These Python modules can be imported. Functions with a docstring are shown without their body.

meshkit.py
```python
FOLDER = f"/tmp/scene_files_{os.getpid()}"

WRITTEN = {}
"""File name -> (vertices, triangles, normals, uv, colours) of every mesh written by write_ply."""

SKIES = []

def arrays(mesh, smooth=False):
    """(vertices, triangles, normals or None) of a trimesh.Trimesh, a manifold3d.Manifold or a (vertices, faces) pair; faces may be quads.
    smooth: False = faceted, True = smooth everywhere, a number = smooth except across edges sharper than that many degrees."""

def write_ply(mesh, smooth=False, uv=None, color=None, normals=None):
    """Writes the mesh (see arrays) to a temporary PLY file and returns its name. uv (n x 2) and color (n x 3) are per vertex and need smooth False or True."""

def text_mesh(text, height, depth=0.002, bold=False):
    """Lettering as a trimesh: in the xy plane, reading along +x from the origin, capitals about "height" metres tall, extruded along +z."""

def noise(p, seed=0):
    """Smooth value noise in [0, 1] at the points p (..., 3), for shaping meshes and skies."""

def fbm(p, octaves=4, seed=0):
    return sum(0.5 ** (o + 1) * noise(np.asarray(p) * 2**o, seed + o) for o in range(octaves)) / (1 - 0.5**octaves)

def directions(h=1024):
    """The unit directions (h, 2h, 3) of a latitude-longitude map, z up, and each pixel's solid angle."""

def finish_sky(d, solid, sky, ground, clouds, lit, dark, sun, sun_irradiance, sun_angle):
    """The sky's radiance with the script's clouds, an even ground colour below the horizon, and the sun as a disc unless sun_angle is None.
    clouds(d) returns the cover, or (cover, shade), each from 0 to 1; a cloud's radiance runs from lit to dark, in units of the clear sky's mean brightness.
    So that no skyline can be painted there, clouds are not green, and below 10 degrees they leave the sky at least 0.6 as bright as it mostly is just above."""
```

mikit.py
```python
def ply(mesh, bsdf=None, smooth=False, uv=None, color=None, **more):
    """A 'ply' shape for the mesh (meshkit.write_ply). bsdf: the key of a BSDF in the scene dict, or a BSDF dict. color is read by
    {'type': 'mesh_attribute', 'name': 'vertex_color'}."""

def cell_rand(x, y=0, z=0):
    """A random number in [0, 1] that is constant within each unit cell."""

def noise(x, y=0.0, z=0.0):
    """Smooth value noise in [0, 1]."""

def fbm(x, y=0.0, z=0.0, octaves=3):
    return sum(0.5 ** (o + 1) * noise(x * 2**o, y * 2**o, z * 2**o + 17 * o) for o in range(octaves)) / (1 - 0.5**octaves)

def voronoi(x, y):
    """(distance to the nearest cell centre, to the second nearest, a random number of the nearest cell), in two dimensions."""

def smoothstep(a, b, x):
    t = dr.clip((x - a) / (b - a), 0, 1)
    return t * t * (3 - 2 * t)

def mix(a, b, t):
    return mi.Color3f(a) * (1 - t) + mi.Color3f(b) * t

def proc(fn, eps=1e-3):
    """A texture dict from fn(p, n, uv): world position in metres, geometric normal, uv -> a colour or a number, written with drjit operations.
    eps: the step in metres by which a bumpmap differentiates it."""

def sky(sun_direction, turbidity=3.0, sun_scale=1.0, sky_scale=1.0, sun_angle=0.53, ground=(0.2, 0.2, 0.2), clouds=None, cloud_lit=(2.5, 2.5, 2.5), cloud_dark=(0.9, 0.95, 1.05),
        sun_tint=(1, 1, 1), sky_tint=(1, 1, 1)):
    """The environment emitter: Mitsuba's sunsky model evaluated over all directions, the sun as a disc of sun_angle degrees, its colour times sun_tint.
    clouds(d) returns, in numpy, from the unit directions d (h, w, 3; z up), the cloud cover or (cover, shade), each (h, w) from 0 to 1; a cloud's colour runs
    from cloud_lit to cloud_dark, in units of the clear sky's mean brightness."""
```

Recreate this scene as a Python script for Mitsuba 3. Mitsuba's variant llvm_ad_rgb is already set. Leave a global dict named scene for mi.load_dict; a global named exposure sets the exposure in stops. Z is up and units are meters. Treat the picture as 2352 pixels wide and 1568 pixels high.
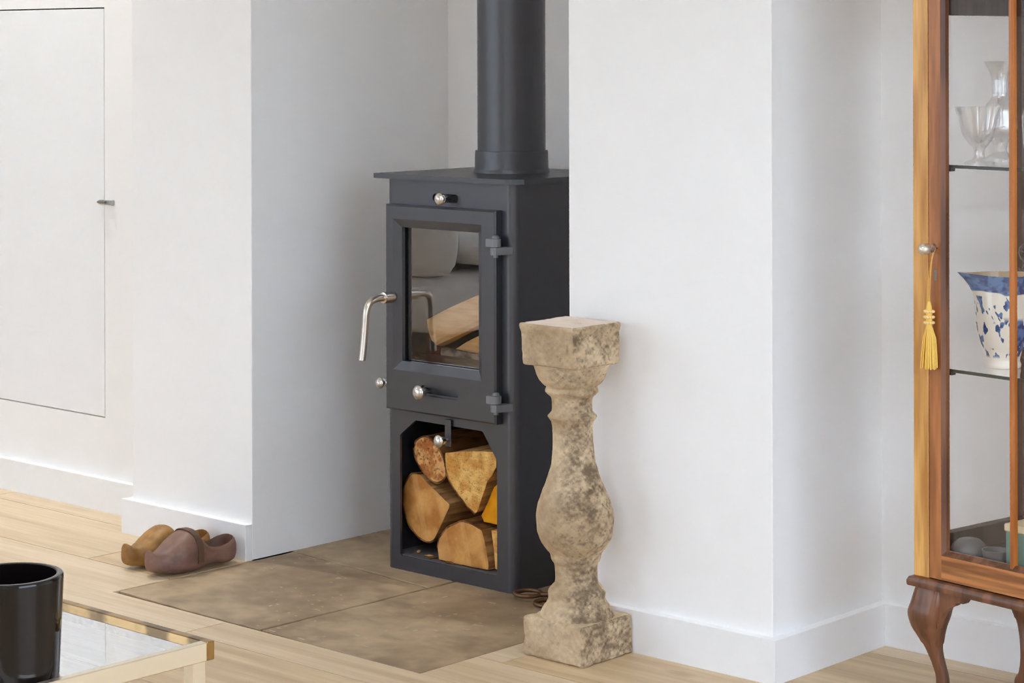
import math
import numpy as np
import trimesh
import drjit as dr
import mitsuba as mi
import mikit
import meshkit
import manifold3d as m3
from scipy.interpolate import PchipInterpolator
from shapely.geometry import Polygon, box as sbox
from shapely.ops import unary_union
from mikit import noise, fbm, voronoi, smoothstep, mix, proc

scene, labels = {}, {}
T = mi.ScalarTransform4f
rng = np.random.default_rng(7)

# ------------------------------------------------------------------ camera
yaw, roll = math.radians(42.4424), math.radians(0.1402)
cam = np.array([3.4903, -3.2446, 1.1353])
fwd = np.array([-math.sin(yaw), math.cos(yaw), 0.0])
right = np.array([math.cos(yaw), math.sin(yaw), 0.0])
up = right * math.sin(roll) + np.array([0, 0, 1.0]) * math.cos(roll)
F_PX = 5084.28
scene['camera'] = {
    'type': 'perspective',
    'fov': math.degrees(2 * math.atan(1176 / F_PX)), 'fov_axis': 'x',
    'principal_point_offset_x': 0.0, 'principal_point_offset_y': (784 - 113.1) / 1568,
    'near_clip': 0.05, 'far_clip': 200.0,
    'to_world': T().look_at(origin=cam.tolist(), target=(cam + fwd).tolist(), up=up.tolist()),
}

# ------------------------------------------------------------------ daylight
def overcast(d):
    n = meshkit.fbm(d * np.array([3.0, 3.0, 6.0]), 4, 3)
    return np.clip(0.9 + 0.2 * n, 0, 1), np.clip(n * 0.7, 0, 1)

scene['sky'] = mikit.sky((0.35, 0.75, 0.55), turbidity=4.0, sun_scale=0.0, sky_scale=1.0, ground=(0.32, 0.32, 0.3),
                         clouds=overcast, cloud_lit=(2.05, 2.42, 2.98), cloud_dark=(1.32, 1.56, 1.92))
exposure = 4.70

# ------------------------------------------------------------------ helpers
def numbered(key):
    if not any(k == key or k.startswith(key + '__') for k in scene):
        return key
    n = 1
    while any(k == f'{key}_{n:03d}' or k.startswith(f'{key}_{n:03d}__') for k in scene):
        n += 1
    return f'{key}_{n:03d}'

USED = set()
def name(key):
    k, n = key, 0
    while k in USED:
        n += 1
        k = f'{key}_{n:03d}'
    USED.add(k)
    return k

def add(key, mesh, mat, smooth=False, label=None, uv=None, kind=None, **more):
    k = name(key)
    scene[k] = mikit.ply(mesh, mat, smooth=smooth, uv=uv, **more)
    if label or kind:
        labels[k] = {}
        if label: labels[k]['label'] = label
        if kind: labels[k]['kind'] = kind
    return k

def thing(key, label, cat, group=None):
    k = name(key)
    labels[k] = {'label': label, 'category': cat}
    if group: labels[k]['group'] = group
    return k

def struct(key, mesh, mat, smooth=False, label=None):
    k = add(key, mesh, mat, smooth)
    labels[k] = {'kind': 'structure'}
    if label: labels[k]['label'] = label
    return k

def cbox(x0, x1, y0, y1, z0, z1, c=0.002):
    """box with chamfered edges"""
    c = min(c, (x1 - x0) * .45, (y1 - y0) * .45, (z1 - z0) * .45)
    if c <= 0:
        return trimesh.creation.box(bounds=[[x0, y0, z0], [x1, y1, z1]])
    P = []
    for sx, x in ((1, x0), (-1, x1)):
        for sy, y in ((1, y0), (-1, y1)):
            for sz, z in ((1, z0), (-1, z1)):
                P += [(x + sx * c, y + sy * c, z), (x + sx * c, y, z + sz * c), (x, y + sy * c, z + sz * c)]
    return trimesh.convex.convex_hull(np.array(P))

def cat(*ms):
    return trimesh.util.concatenate(list(ms))

def prism_z(poly, z0, z1):
    m = trimesh.creation.extrude_polygon(poly, z1 - z0)
    m.apply_translation([0, 0, z0])
    return m

def prism_y(poly, y0, y1):
    """polygon in (x, z), extruded from y0 to y1"""
    m = trimesh.creation.extrude_polygon(poly, y1 - y0)
    v = m.vertices
    return trimesh.Trimesh(np.c_[v[:, 0], y1 - v[:, 2], v[:, 1]], m.faces, process=False)

def rounded(x0, x1, y0, y1, r, res=6):
    return sbox(x0 + r, y0 + r, x1 - r, y1 - r).buffer(r, quad_segs=res)

def to_m3(m):
    m = trimesh.Trimesh(m.vertices, m.faces, process=True)
    return m3.Manifold(m3.Mesh(np.asarray(m.vertices, np.float32), np.asarray(m.faces, np.uint32)))

def from_m3(m):
    k = m.to_mesh()
    return trimesh.Trimesh(np.array(k.vert_properties[:, :3], float), np.array(k.tri_verts), process=False)

def minus(a, *bs):
    a = to_m3(a)
    for b in bs:
        a = a - to_m3(b)
    return from_m3(a)

def lathe(prof, n=64, origin=(0, 0, 0)):
    """closed profile [(r, z)...] revolved about z"""
    m = trimesh.creation.revolve(np.array(prof, float), sections=n)
    m.apply_translation(origin)
    if m.volume < 0:
        m.invert()
    return m

def axis_to(m, d):
    d = np.array(d, float) / np.linalg.norm(d)
    m = m.copy()
    m.apply_transform(trimesh.geometry.align_vectors([0, 0, 1], d))
    return m

def tube(pts, r, sides=14, closed=False):
    p = np.array(pts, float)
    n = len(p)
    r = np.broadcast_to(r, (n,)).astype(float)
    if closed:
        t = np.roll(p, -1, 0) - np.roll(p, 1, 0)
    else:
        t = np.gradient(p, axis=0)
    t /= np.linalg.norm(t, axis=1, keepdims=True)
    a = np.cross(t[0], [0.31, 0.17, 0.93]); a /= np.linalg.norm(a)
    A = []
    for i in range(n):
        a = a - t[i] * (a @ t[i]); a /= np.linalg.norm(a); A.append(a)
    A = np.array(A); B = np.cross(t, A)
    ang = np.arange(sides) * 2 * np.pi / sides
    v = (p[:, None] + r[:, None, None] * (np.cos(ang)[None, :, None] * A[:, None] + np.sin(ang)[None, :, None] * B[:, None])).reshape(-1, 3)
    F = []
    rows = n if closed else n - 1
    off = 0
    for i in range(rows):
        i2 = (i + 1) % n
        for j in range(sides):
            j2 = (j + 1) % sides
            q = [i * sides + j, i * sides + j2, i2 * sides + j2, i2 * sides + j]
            F += [[q[0], q[1], q[2]], [q[0], q[2], q[3]]]
    v = list(map(tuple, v))
    if not closed:
        c0, c1 = len(v), len(v) + 1
        v += [tuple(p[0]), tuple(p[-1])]
        for j in range(sides):
            j2 = (j + 1) % sides
            F += [[c0, j2, j], [c1, (n - 1) * sides + j, (n - 1) * sides + j2]]
    return trimesh.Trimesh(np.array(v), np.array(F), process=False)

def spline(pts, n=40):
    pts = np.array(pts, float)
    s = np.r_[0, np.cumsum(np.linalg.norm(np.diff(pts, axis=0), axis=1))]
    from scipy.interpolate import CubicSpline
    return CubicSpline(s, pts)(np.linspace(0, s[-1], n))

def loft(rings, cap=True):
    """rings (k, n, 3) to a closed mesh"""
    R = np.array(rings, float)
    k, n, _ = R.shape
    v = R.reshape(-1, 3)
    F = []
    for i in range(k - 1):
        a = i * n + np.arange(n); b = i * n + (np.arange(n) + 1) % n
        F.append(np.c_[a, b, b + n]); F.append(np.c_[a, b + n, a + n])
    v = np.vstack([v, R[0].mean(0), R[-1].mean(0)])
    c0, c1 = len(v) - 2, len(v) - 1
    j = np.arange(n); j2 = (j + 1) % n
    F.append(np.c_[np.full(n, c0), j2, j]); F.append(np.c_[np.full(n, c1), (k - 1) * n + j, (k - 1) * n + j2])
    m = trimesh.Trimesh(v, np.vstack(F), process=False)
    if m.volume < 0:
        m.invert()
    return m

def lin(c):
    c = np.array(c, float) / 255
    return np.where(c <= .04045, c / 12.92, ((c + .055) / 1.055) ** 2.4).tolist()

def rgb(c):
    return {'type': 'rgb', 'value': [float(x) for x in c]}

def mat(key, color, rough=0.5, spec=0.5, metal=0.0, bump=None, bscale=0.001, eps=5e-4, **more):
    base = color if isinstance(color, dict) else rgb(color)
    b = {'type': 'principled', 'base_color': base, 'roughness': rough, 'specular': spec, 'metallic': metal, **more}
    if bump is not None:
        b = {'type': 'bumpmap', 'arbitrary': proc(bump, eps), 'scale': bscale, 'bsdf': b}
    scene[key] = {'type': 'twosided', 'bsdf': b}
    return key

# ------------------------------------------------------------------ materials
def plaster_fn(p, n, uv):
    k = fbm(p.x * 2.3, p.y * 2.3, p.z * 2.3, 3)
    return mix((0.812, 0.800, 0.780), (0.850, 0.838, 0.818), k)
WALL = mat('mat_wall', proc(plaster_fn), 0.75, 0.25)
CEIL = mat('mat_ceiling', (0.86, 0.848, 0.828), 0.8, 0.2)
PAINT = mat('mat_white_paint', (0.82, 0.82, 0.815), 0.35, 0.4)
DARKGAP = mat('mat_dark_gap', (0.22, 0.215, 0.20), 0.9, 0.1)

def plank_fn(tone, seed):
    def f(p, n, uv):
        g = fbm(p.x * 3.0 + seed * 7.1, p.y * 42.0, seed * 3.3, 4)
        f2 = noise(p.x * 9.0, p.y * 260.0, seed)
        big = fbm(p.x * 1.1 + seed, p.y * 5.0, 3.0, 2)
        c = mix(lin(tone[0]), lin(tone[1]), smoothstep(0.25, 0.8, g * .7 + big * .3))
        c = c * (0.95 + 0.10 * f2)
        k = noise(p.x * 5.0 + seed * 11, p.y * 14.0, seed * 1.7)
        return mix(c, lin(tone[2]), 0.5 * smoothstep(0.86, 0.95, k))
    return f
TONES = [((206, 184, 152), (186, 162, 128), (146, 116, 84)),
         ((210, 190, 160), (194, 170, 138), (152, 122, 90)),
         ((200, 176, 140), (180, 154, 118), (138, 106, 74))]
PLANK = [mat(f'mat_plank_{i}', proc(plank_fn(t, i + 1.0)), 0.42, 0.35) for i, t in enumerate(TONES)]
SUBFLOOR = mat('mat_subfloor', lin((80, 62, 45)), 0.9, 0.1)

def flag_fn(p, n, uv):
    a = fbm(p.x * 5, p.y * 5, 1.0, 4)
    b = fbm(p.x * 38, p.y * 38, 4.0, 3)
    c = mix(lin((168, 146, 116)), lin((138, 116, 90)), smoothstep(.3, .7, a))
    c = c * (0.84 + 0.32 * b)
    dark = smoothstep(.55, .85, fbm(p.x * 9 + 4, p.y * 16, 9.0, 4))
    c = mix(c, lin((122, 102, 82)), 0.45 * dark)
    chip = smoothstep(.90, .95, noise(p.x * 70, p.y * 130, 2.0)) * smoothstep(.5, .7, noise(p.x * 7, p.y * 7, 8.0))
    return mix(c, lin((190, 174, 148)), 0.6 * chip)
def flag_bump(p, n, uv):
    return fbm(p.x * 30, p.y * 30, 2.0, 3) + 0.4 * fbm(p.x * 140, p.y * 140, 1.0, 2)
FLAG = mat('mat_flagstone', proc(flag_fn), 0.55, 0.4, bump=flag_bump, bscale=0.0016, eps=1e-3)
GROUT = mat('mat_grout', lin((120, 100, 78)), 0.95, 0.1)

def iron_bump(p, n, uv):
    return noise(p.x * 900, p.y * 900, p.z * 900)
IRON = mat('mat_stove_iron', lin((44, 45, 51)), 0.32, 0.95, bump=iron_bump, bscale=0.00022, eps=3e-4)
IRON_IN = mat('mat_stove_inside', lin((40, 39, 39)), 0.8, 0.2)
STEEL = mat('mat_steel', (0.72, 0.69, 0.65), 0.24, 0.5, 1.0)
NICKEL = mat('mat_nickel', (0.66, 0.58, 0.50), 0.26, 0.5, 1.0)
DARKSTEEL = mat('mat_dark_steel', (0.30, 0.27, 0.25), 0.35, 0.5, 1.0)
HINGE = mat('mat_hinge', lin((122, 124, 128)), 0.42, 0.5, 0.3)
def brick_fn(p, n, uv):
    return mix(lin((104, 99, 93)), lin((86, 80, 74)), fbm(p.x * 12, p.y * 12, p.z * 12, 4))
FIREBRICK = mat('mat_firebrick', proc(brick_fn), 0.9, 0.1)
scene['mat_stove_glass'] = {'type': 'thindielectric', 'int_ior': 1.75}
scene['mat_pane'] = {'type': 'thindielectric', 'int_ior': 1.5}
scene['mat_crystal'] = {'type': 'thindielectric', 'int_ior': 1.75}

def stone_fn(p, n, uv):
    a = fbm(p.x * 16, p.y * 16, p.z * 16, 5)
    b = fbm(p.x * 110, p.y * 110, p.z * 110, 3)
    c = mix(lin((202, 180, 148)), lin((172, 148, 117)), smoothstep(.3, .72, a))
    c = c * (0.80 + 0.40 * b)
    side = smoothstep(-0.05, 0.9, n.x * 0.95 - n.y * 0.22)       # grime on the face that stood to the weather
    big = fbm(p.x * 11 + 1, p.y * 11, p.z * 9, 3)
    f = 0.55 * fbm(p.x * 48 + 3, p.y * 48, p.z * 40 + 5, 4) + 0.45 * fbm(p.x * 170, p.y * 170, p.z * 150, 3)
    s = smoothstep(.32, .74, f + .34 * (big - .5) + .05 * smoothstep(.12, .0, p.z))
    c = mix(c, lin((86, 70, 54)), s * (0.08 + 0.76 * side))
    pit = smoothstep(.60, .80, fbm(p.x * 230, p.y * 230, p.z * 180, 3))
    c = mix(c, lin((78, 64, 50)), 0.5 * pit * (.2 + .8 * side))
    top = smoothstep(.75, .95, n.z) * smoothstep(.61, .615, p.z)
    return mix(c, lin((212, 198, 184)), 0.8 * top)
def stone_bump(p, n, uv):
    return fbm(p.x * 70, p.y * 70, p.z * 70, 3) + .5 * noise(p.x * 300, p.y * 300, p.z * 300)
STONE = mat('mat_stone', proc(stone_fn), 0.9, 0.15, bump=stone_bump, bscale=0.0022, eps=8e-4)

def wood_end_fn(p, n, uv):
    r = dr.sqrt(dr.square(uv.x) + dr.square(uv.y)) + 0.006 * fbm(uv.x * 60, uv.y * 60, p.y * 3, 3)
    ring = 0.5 + 0.5 * dr.sin(r * 1500)
    b = fbm(uv.x * 55, uv.y * 55, 3.0 + p.y, 4)
    c = mix(lin((236, 190, 112)), lin((206, 146, 72)), smoothstep(.3, .7, b))
    c = c * (0.95 + 0.07 * ring) * (.82 + .36 * fbm(uv.x * 130, uv.y * 420, 2.0, 3))
    fleck = smoothstep(.66, .82, fbm(uv.x * 330, uv.y * 330, 1.0, 2))
    return mix(c, lin((140, 90, 40)), .6 * fleck)
def wood_side_fn(p, n, uv):
    g = fbm(p.x * 90, p.y * 7, p.z * 90, 4)
    return mix(lin((204, 158, 104)), lin((136, 94, 56)), smoothstep(.3, .75, g))
def bark_fn(p, n, uv):
    g = fbm(p.x * 60, p.y * 16, p.z * 60, 4)
    return mix(lin((150, 104, 62)), lin((78, 50, 30)), smoothstep(.3, .7, g))
LOGEND = mat('mat_log_end', proc(wood_end_fn), 0.8, 0.2)
def smooth_end_fn(p, n, uv):
    b = fbm(uv.x * 26, uv.y * 26, 3.0 + p.y, 5)
    c = mix(lin((214, 158, 90)), lin((178, 118, 58)), smoothstep(.3, .72, b)) * (.92 + .16 * fbm(uv.x * 240, uv.y * 240, 2.0, 2))
    saw = smoothstep(.66, .74, noise(uv.x * 46 + uv.y * 12, uv.y * 5, p.y * 30))
    return mix(c, lin((226, 180, 118)), .22 * saw)
LOGEND_SAWN = mat('mat_log_end_sawn', proc(smooth_end_fn), 0.75, 0.2)
def knotty_end_fn(p, n, uv):
    b = fbm(uv.x * 80, uv.y * 80, 7.0, 4)
    c = mix(lin((222, 170, 108)), lin((170, 104, 56)), smoothstep(.32, .66, b))
    return mix(c, lin((112, 62, 30)), .7 * smoothstep(.60, .74, fbm(uv.x * 200, uv.y * 200, 1.0, 3)))
LOGEND_KNOTTY = mat('mat_log_end_knotty', proc(knotty_end_fn), 0.85, 0.15)
LOGSIDE = mat('mat_log_side', proc(wood_side_fn), 0.85, 0.15)
BARK = mat('mat_bark', proc(bark_fn), 0.9, 0.1)
def orange_fn(p, n, uv):
    b = fbm(uv.x * 50, uv.y * 50, 3.0, 3)
    return mix(lin((238, 166, 22)), lin((212, 134, 14)), b)
LOGORANGE = mat('mat_log_orange', proc(orange_fn), 0.75, 0.2)
def split_fn(p, n, uv):
    g = fbm(p.x * 14, p.y * 14, p.z * 80, 4)
    return mix(lin((248, 202, 142)), lin((226, 166, 100)), smoothstep(.25, .8, g))
SPLIT = mat('mat_split_wood', proc(split_fn), 0.8, 0.15)

def clog_fn(c0, c1, c2, s):
    def f(p, n, uv):
        a = fbm(p.x * 26 + s, p.y * 26, p.z * 26, 4)
        b = fbm(p.x * 120, p.y * 60, p.z * 120 + s, 3)
        c = mix(lin(c0), lin(c1), smoothstep(.3, .7, a)) * (0.88 + .24 * b)
        return mix(c, lin(c2), .3 * smoothstep(.55, .8, fbm(p.x * 40 + 9, p.y * 40, p.z * 40 + s, 3)))
    return f
CLOG_RED = mat('mat_clog_red', proc(clog_fn((122, 90, 76), (100, 74, 63), (142, 116, 98), 1.0)), 0.5, 0.4)
CLOG_OCHRE = mat('mat_clog_ochre', proc(clog_fn((164, 120, 62), (128, 88, 42), (96, 64, 34), 5.0)), 0.5, 0.4)
CLOG_IN = mat('mat_clog_in', lin((120, 88, 54)), 0.8, 0.2)
STRAP = mat('mat_strap', lin((92, 68, 52)), 0.55, 0.4)

def cab_fn(c0, c1, s):
    def f(p, n, uv):
        g = fbm(p.x * 60 + s, p.y * 60, p.z * 5, 4)
        h = noise(p.x * 300, p.y * 300, p.z * 14 + s)
        return mix(lin(c0), lin(c1), smoothstep(.25, .75, g)) * (0.92 + .16 * h)
    return f
CAB_GOLD = mat('mat_cabinet_gold', proc(cab_fn((226, 174, 100), (176, 120, 58), 1.0)), 0.3, 0.5)
CAB_MID = mat('mat_cabinet_mid', proc(cab_fn((180, 116, 68), (138, 84, 44), 2.0)), 0.32, 0.5)
CAB_BAR = mat('mat_cabinet_bar', proc(cab_fn((186, 112, 50), (150, 84, 32), 3.0)), 0.3, 0.5)
CAB_DARK = mat('mat_cabinet_dark', proc(cab_fn((128, 84, 58), (88, 56, 38), 4.0)), 0.3, 0.5)
CAB_IN = mat('mat_cabinet_inside', proc(cab_fn((84, 66, 56), (62, 48, 42), 6.0)), 0.5, 0.3)
def hrail_fn(p, n, uv):
    g = fbm(p.x * 6, p.y * 6, p.z * 90, 4)
    return mix(lin((190, 126, 74)), lin((128, 78, 42)), smoothstep(.25, .75, g))
CAB_RAIL = mat('mat_cabinet_rail', proc(hrail_fn), 0.32, 0.5)
PEWTER = mat('mat_pewter', lin((110, 108, 106)), 0.4, 0.5)
TEAL = mat('mat_teal', lin((92, 128, 116)), 0.5, 0.4)
CREAM = mat('mat_cream', lin((214, 196, 160)), 0.5, 0.4)
GREENEDGE = mat('mat_green_edge', lin((48, 58, 54)), 0.15, 0.5)
BRASSKNOB = mat('mat_knob', (0.78, 0.70, 0.58), 0.3, 0.5, 0.8)
YELLOW = mat('mat_yellow_thread', lin((232, 190, 92)), 0.55, 0.3, sheen=0.5)
YELLOW2 = mat('mat_yellow_cord', lin((214, 168, 88)), 0.6, 0.3)
BEAD = mat('mat_bead', lin((236, 206, 140)), 0.15, 0.6)

def jug_fn(p, n, uv):
    # uv.x angle in turns, uv.y height 0..1
    white = mi.Color3f(lin((232, 224, 208)))
    blue = mi.Color3f(lin((44, 66, 116)))
    pale = mi.Color3f(lin((84, 116, 160)))
    w = 0.05 * (fbm(uv.x * 14, uv.y * 9, 2.0, 2) - .5)
    rim = smoothstep(.80 + 0, .815, uv.y + w * 1.3)
    f = fbm(uv.x * 26, uv.y * 9.5, 5.0, 3)
    blot = smoothstep(.525, .555, f) * smoothstep(.10, .14, uv.y) * (1 - smoothstep(.50, .56, uv.y + w))
    leaf = smoothstep(.64, .66, fbm(uv.x * 36 + uv.y * 14, uv.y * 5 - uv.x * 16, 8.0, 2)) * smoothstep(.48, .52, uv.y) * (1 - smoothstep(.76, .78, uv.y))
    foot = smoothstep(.07, .06, uv.y)
    k = dr.minimum(dr.maximum(dr.maximum(rim, blot), leaf), 1.0)
    shade = mix(blue, pale, smoothstep(.35, .7, fbm(uv.x * 40, uv.y * 22, 1.0, 2)))
    return white * (1 - k) + shade * k
JUG = mat('mat_jug', proc(jug_fn), 0.12, 0.6, clearcoat=0.6, clearcoat_gloss=0.95)
JUG_IN = mat('mat_jug_inside', lin((206, 178, 138)), 0.2, 0.5)
BRONZE = mat('mat_bronze', lin((112, 82, 58)), 0.38, 0.5, 0.6)
GOLD = mat('mat_gold_frame', (0.93, 0.84, 0.68), 0.34, 0.5, 1.0)
def gold_fn(p, n, uv):
    return mix((0.42, 0.26, 0.11), (0.16, 0.10, 0.05), smoothstep(.45, .7, fbm(p.x * 30, p.y * 30, p.z * 30, 3)))
GOLD2 = mat('mat_gold_worn', proc(gold_fn), 0.28, 0.5, 1.0)
scene['mat_mirror'] = {'type': 'conductor', 'material': 'none', 'specular_reflectance': rgb((0.90, 0.93, 0.97))}
scene['mat_table_glass'] = {'type': 'blendbsdf', 'weight': 0.82, 'a': {'type': 'thindielectric', 'int_ior': 1.5},
                            'b': {'type': 'twosided', 'bsdf': {'type': 'conductor', 'material': 'none', 'specular_reflectance': rgb((0.90, 0.94, 0.99))}}}
BLACKGLAZE = mat('mat_black_glaze', (0.006, 0.004, 0.004), 0.05, 0.45)
LATCH = mat('mat_latch', (0.42, 0.43, 0.41), 0.4, 0.5, 0.8)

# ------------------------------------------------------------------ room shell
BB, BH = 0.0186, 0.0795            # skirting thickness and height
XL0, XL1, XR0, XR1 = -0.6917, -0.265, 0.6711, 1.1533
YL, YR, YBACK = 0.1145, 0.3567, 0.6304
RX0, RX1, RY0, HC = -3.0, 4.6, -6.5, 2.5
HX0, HX1, HY0 = -0.262, 0.6455, -0.386      # hearth

def pier(x0, x1, y1):
    return prism_z(rounded(x0, x1, 0.0, y1, 0.0025, 3), 0, HC)
struct('wall_pier_left', pier(XL0, XL1, 0.80), WALL, 40)
struct('wall_pier_right', pier(XR0, XR1, 0.80), WALL, 40)
struct('wall_recess_back', cbox(XL1, XR0, YBACK, 0.80, 0, HC, 0), WALL)
struct('wall_recess_top', prism_z(sbox(XL1, .002, XR0, YBACK).difference(Polygon(np.c_[.19 + .085 * np.cos(np.linspace(0, 6.283, 48)), .362 + .085 * np.sin(np.linspace(0, 6.283, 48))])), 1.95, HC), WALL)
# left alcove: flush panelling with a cupboard door in it
DX0, DX1, DZ0, DZ1 = -1.80, -0.9505, 0.2290, 1.2385
g = 0.0032
fr = Polygon([(RX0, 0), (XL0, 0), (XL0, HC), (RX0, HC)], [[(DX0 - g, DZ0 - g), (DX1 + g, DZ0 - g), (DX1 + g, DZ1 + g), (DX0 - g, DZ1 + g)]])
struct('wall_alcove_left', prism_y(fr, YL, YL + 0.022), WALL)
struct('trim_1', cbox(RX0, XL0, YL + 0.022, YL + 0.10, 0, HC, 0), DARKGAP)
struct('wall_alcove_right', cbox(XR1, RX1, YR, YR + 0.10, 0, HC, 0), WALL)

def with_openings(axis, at, thick, a0, a1, holes):
    """a wall in the plane axis = at, with window openings [(a0, a1, z0, z1)]"""
    P = Polygon([(a0, 0), (a1, 0), (a1, HC), (a0, HC)], [[(h[0], h[2]), (h[1], h[2]), (h[1], h[3]), (h[0], h[3])] for h in holes])
    m = prism_y(P, 0, thick)
    v = m.vertices
    if axis == 1:
        w = np.c_[v[:, 0], at + v[:, 1], v[:, 2]]
    else:
        w = np.c_[at + v[:, 1], v[:, 0], v[:, 2]]
    m = trimesh.Trimesh(w, m.faces, process=False)
    if m.volume < 0:
        m.invert()
    return m
WIN_LEFT = [(-6.35, -4.75, 0.75, 2.35), (-3.8, -3.0, 0.75, 2.35)]
WIN_BACK = [(-2.4, -0.4, 0.05, 2.25), (2.9, 4.3, 0.5, 2.3)]
WIN_RIGHT = [(-2.8, -0.35, 0.1, 2.35)]
struct('wall_left', with_openings(0, RX0 - 0.12, 0.12, RY0, YL, WIN_LEFT), WALL)
struct('wall_right', with_openings(0, RX1, 0.12, RY0, YR + .1, WIN_RIGHT), WALL)
struct('wall_back', with_openings(1, RY0 - 0.12, 0.12, RX0 - .12, RX1 + .12, WIN_BACK), WALL)
SKIES = [(0.9, 2.6, -2.9, -1.7), (-2.9, -2.15, -2.5, -1.5)]
struct('ceiling', prism_z(Polygon([(RX0 - .12, RY0 - .12), (RX1 + .12, RY0 - .12), (RX1 + .12, .85), (RX0 - .12, .85)], [[(q[0], q[2]), (q[1], q[2]), (q[1], q[3]), (q[0], q[3])] for q in SKIES]), HC, HC + .14), CEIL)

def window(i, axis, at, a0, a1, z0, z1, n):
    k = name(f'window_{i}')
    labels[k] = {'kind': 'structure', 'label': 'white framed window of the room'}
    def bar(b0, b1, c0, c1):
        return cbox(b0, b1, at - .03, at + .03, c0, c1, .004) if axis == 1 else cbox(at - .03, at + .03, b0, b1, c0, c1, .004)
    w = .045
    ms = [bar(a0, a1, z0, z0 + w), bar(a0, a1, z1 - w, z1)]
    for q in np.linspace(a0, a1 - w, n + 1):
        ms.append(bar(q, q + w, z0 + w, z1 - w))
    add(k + '__window_frame', cat(*ms), PAINT)
    v = np.array([(a0, z0), (a1, z0), (a1, z1), (a0, z1)])
    V = np.c_[v[:, 0], np.full(4, at), v[:, 1]] if axis == 1 else np.c_[np.full(4, at), v[:, 0], v[:, 1]]
    add(k + '__pane', trimesh.Trimesh(V, [[0, 1, 2], [0, 2, 3]], process=False), 'mat_pane')
window(1, 0, RX0 - .06, *WIN_LEFT[0], 2)
window(7, 0, RX0 - .06, *WIN_LEFT[1], 2)
window(2, 1, RY0 - .06, *WIN_BACK[0], 4)
window(4, 1, RY0 - .06, *WIN_BACK[1], 3)
window(3, 0, RX1 + .06, *WIN_RIGHT[0], 1)

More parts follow.
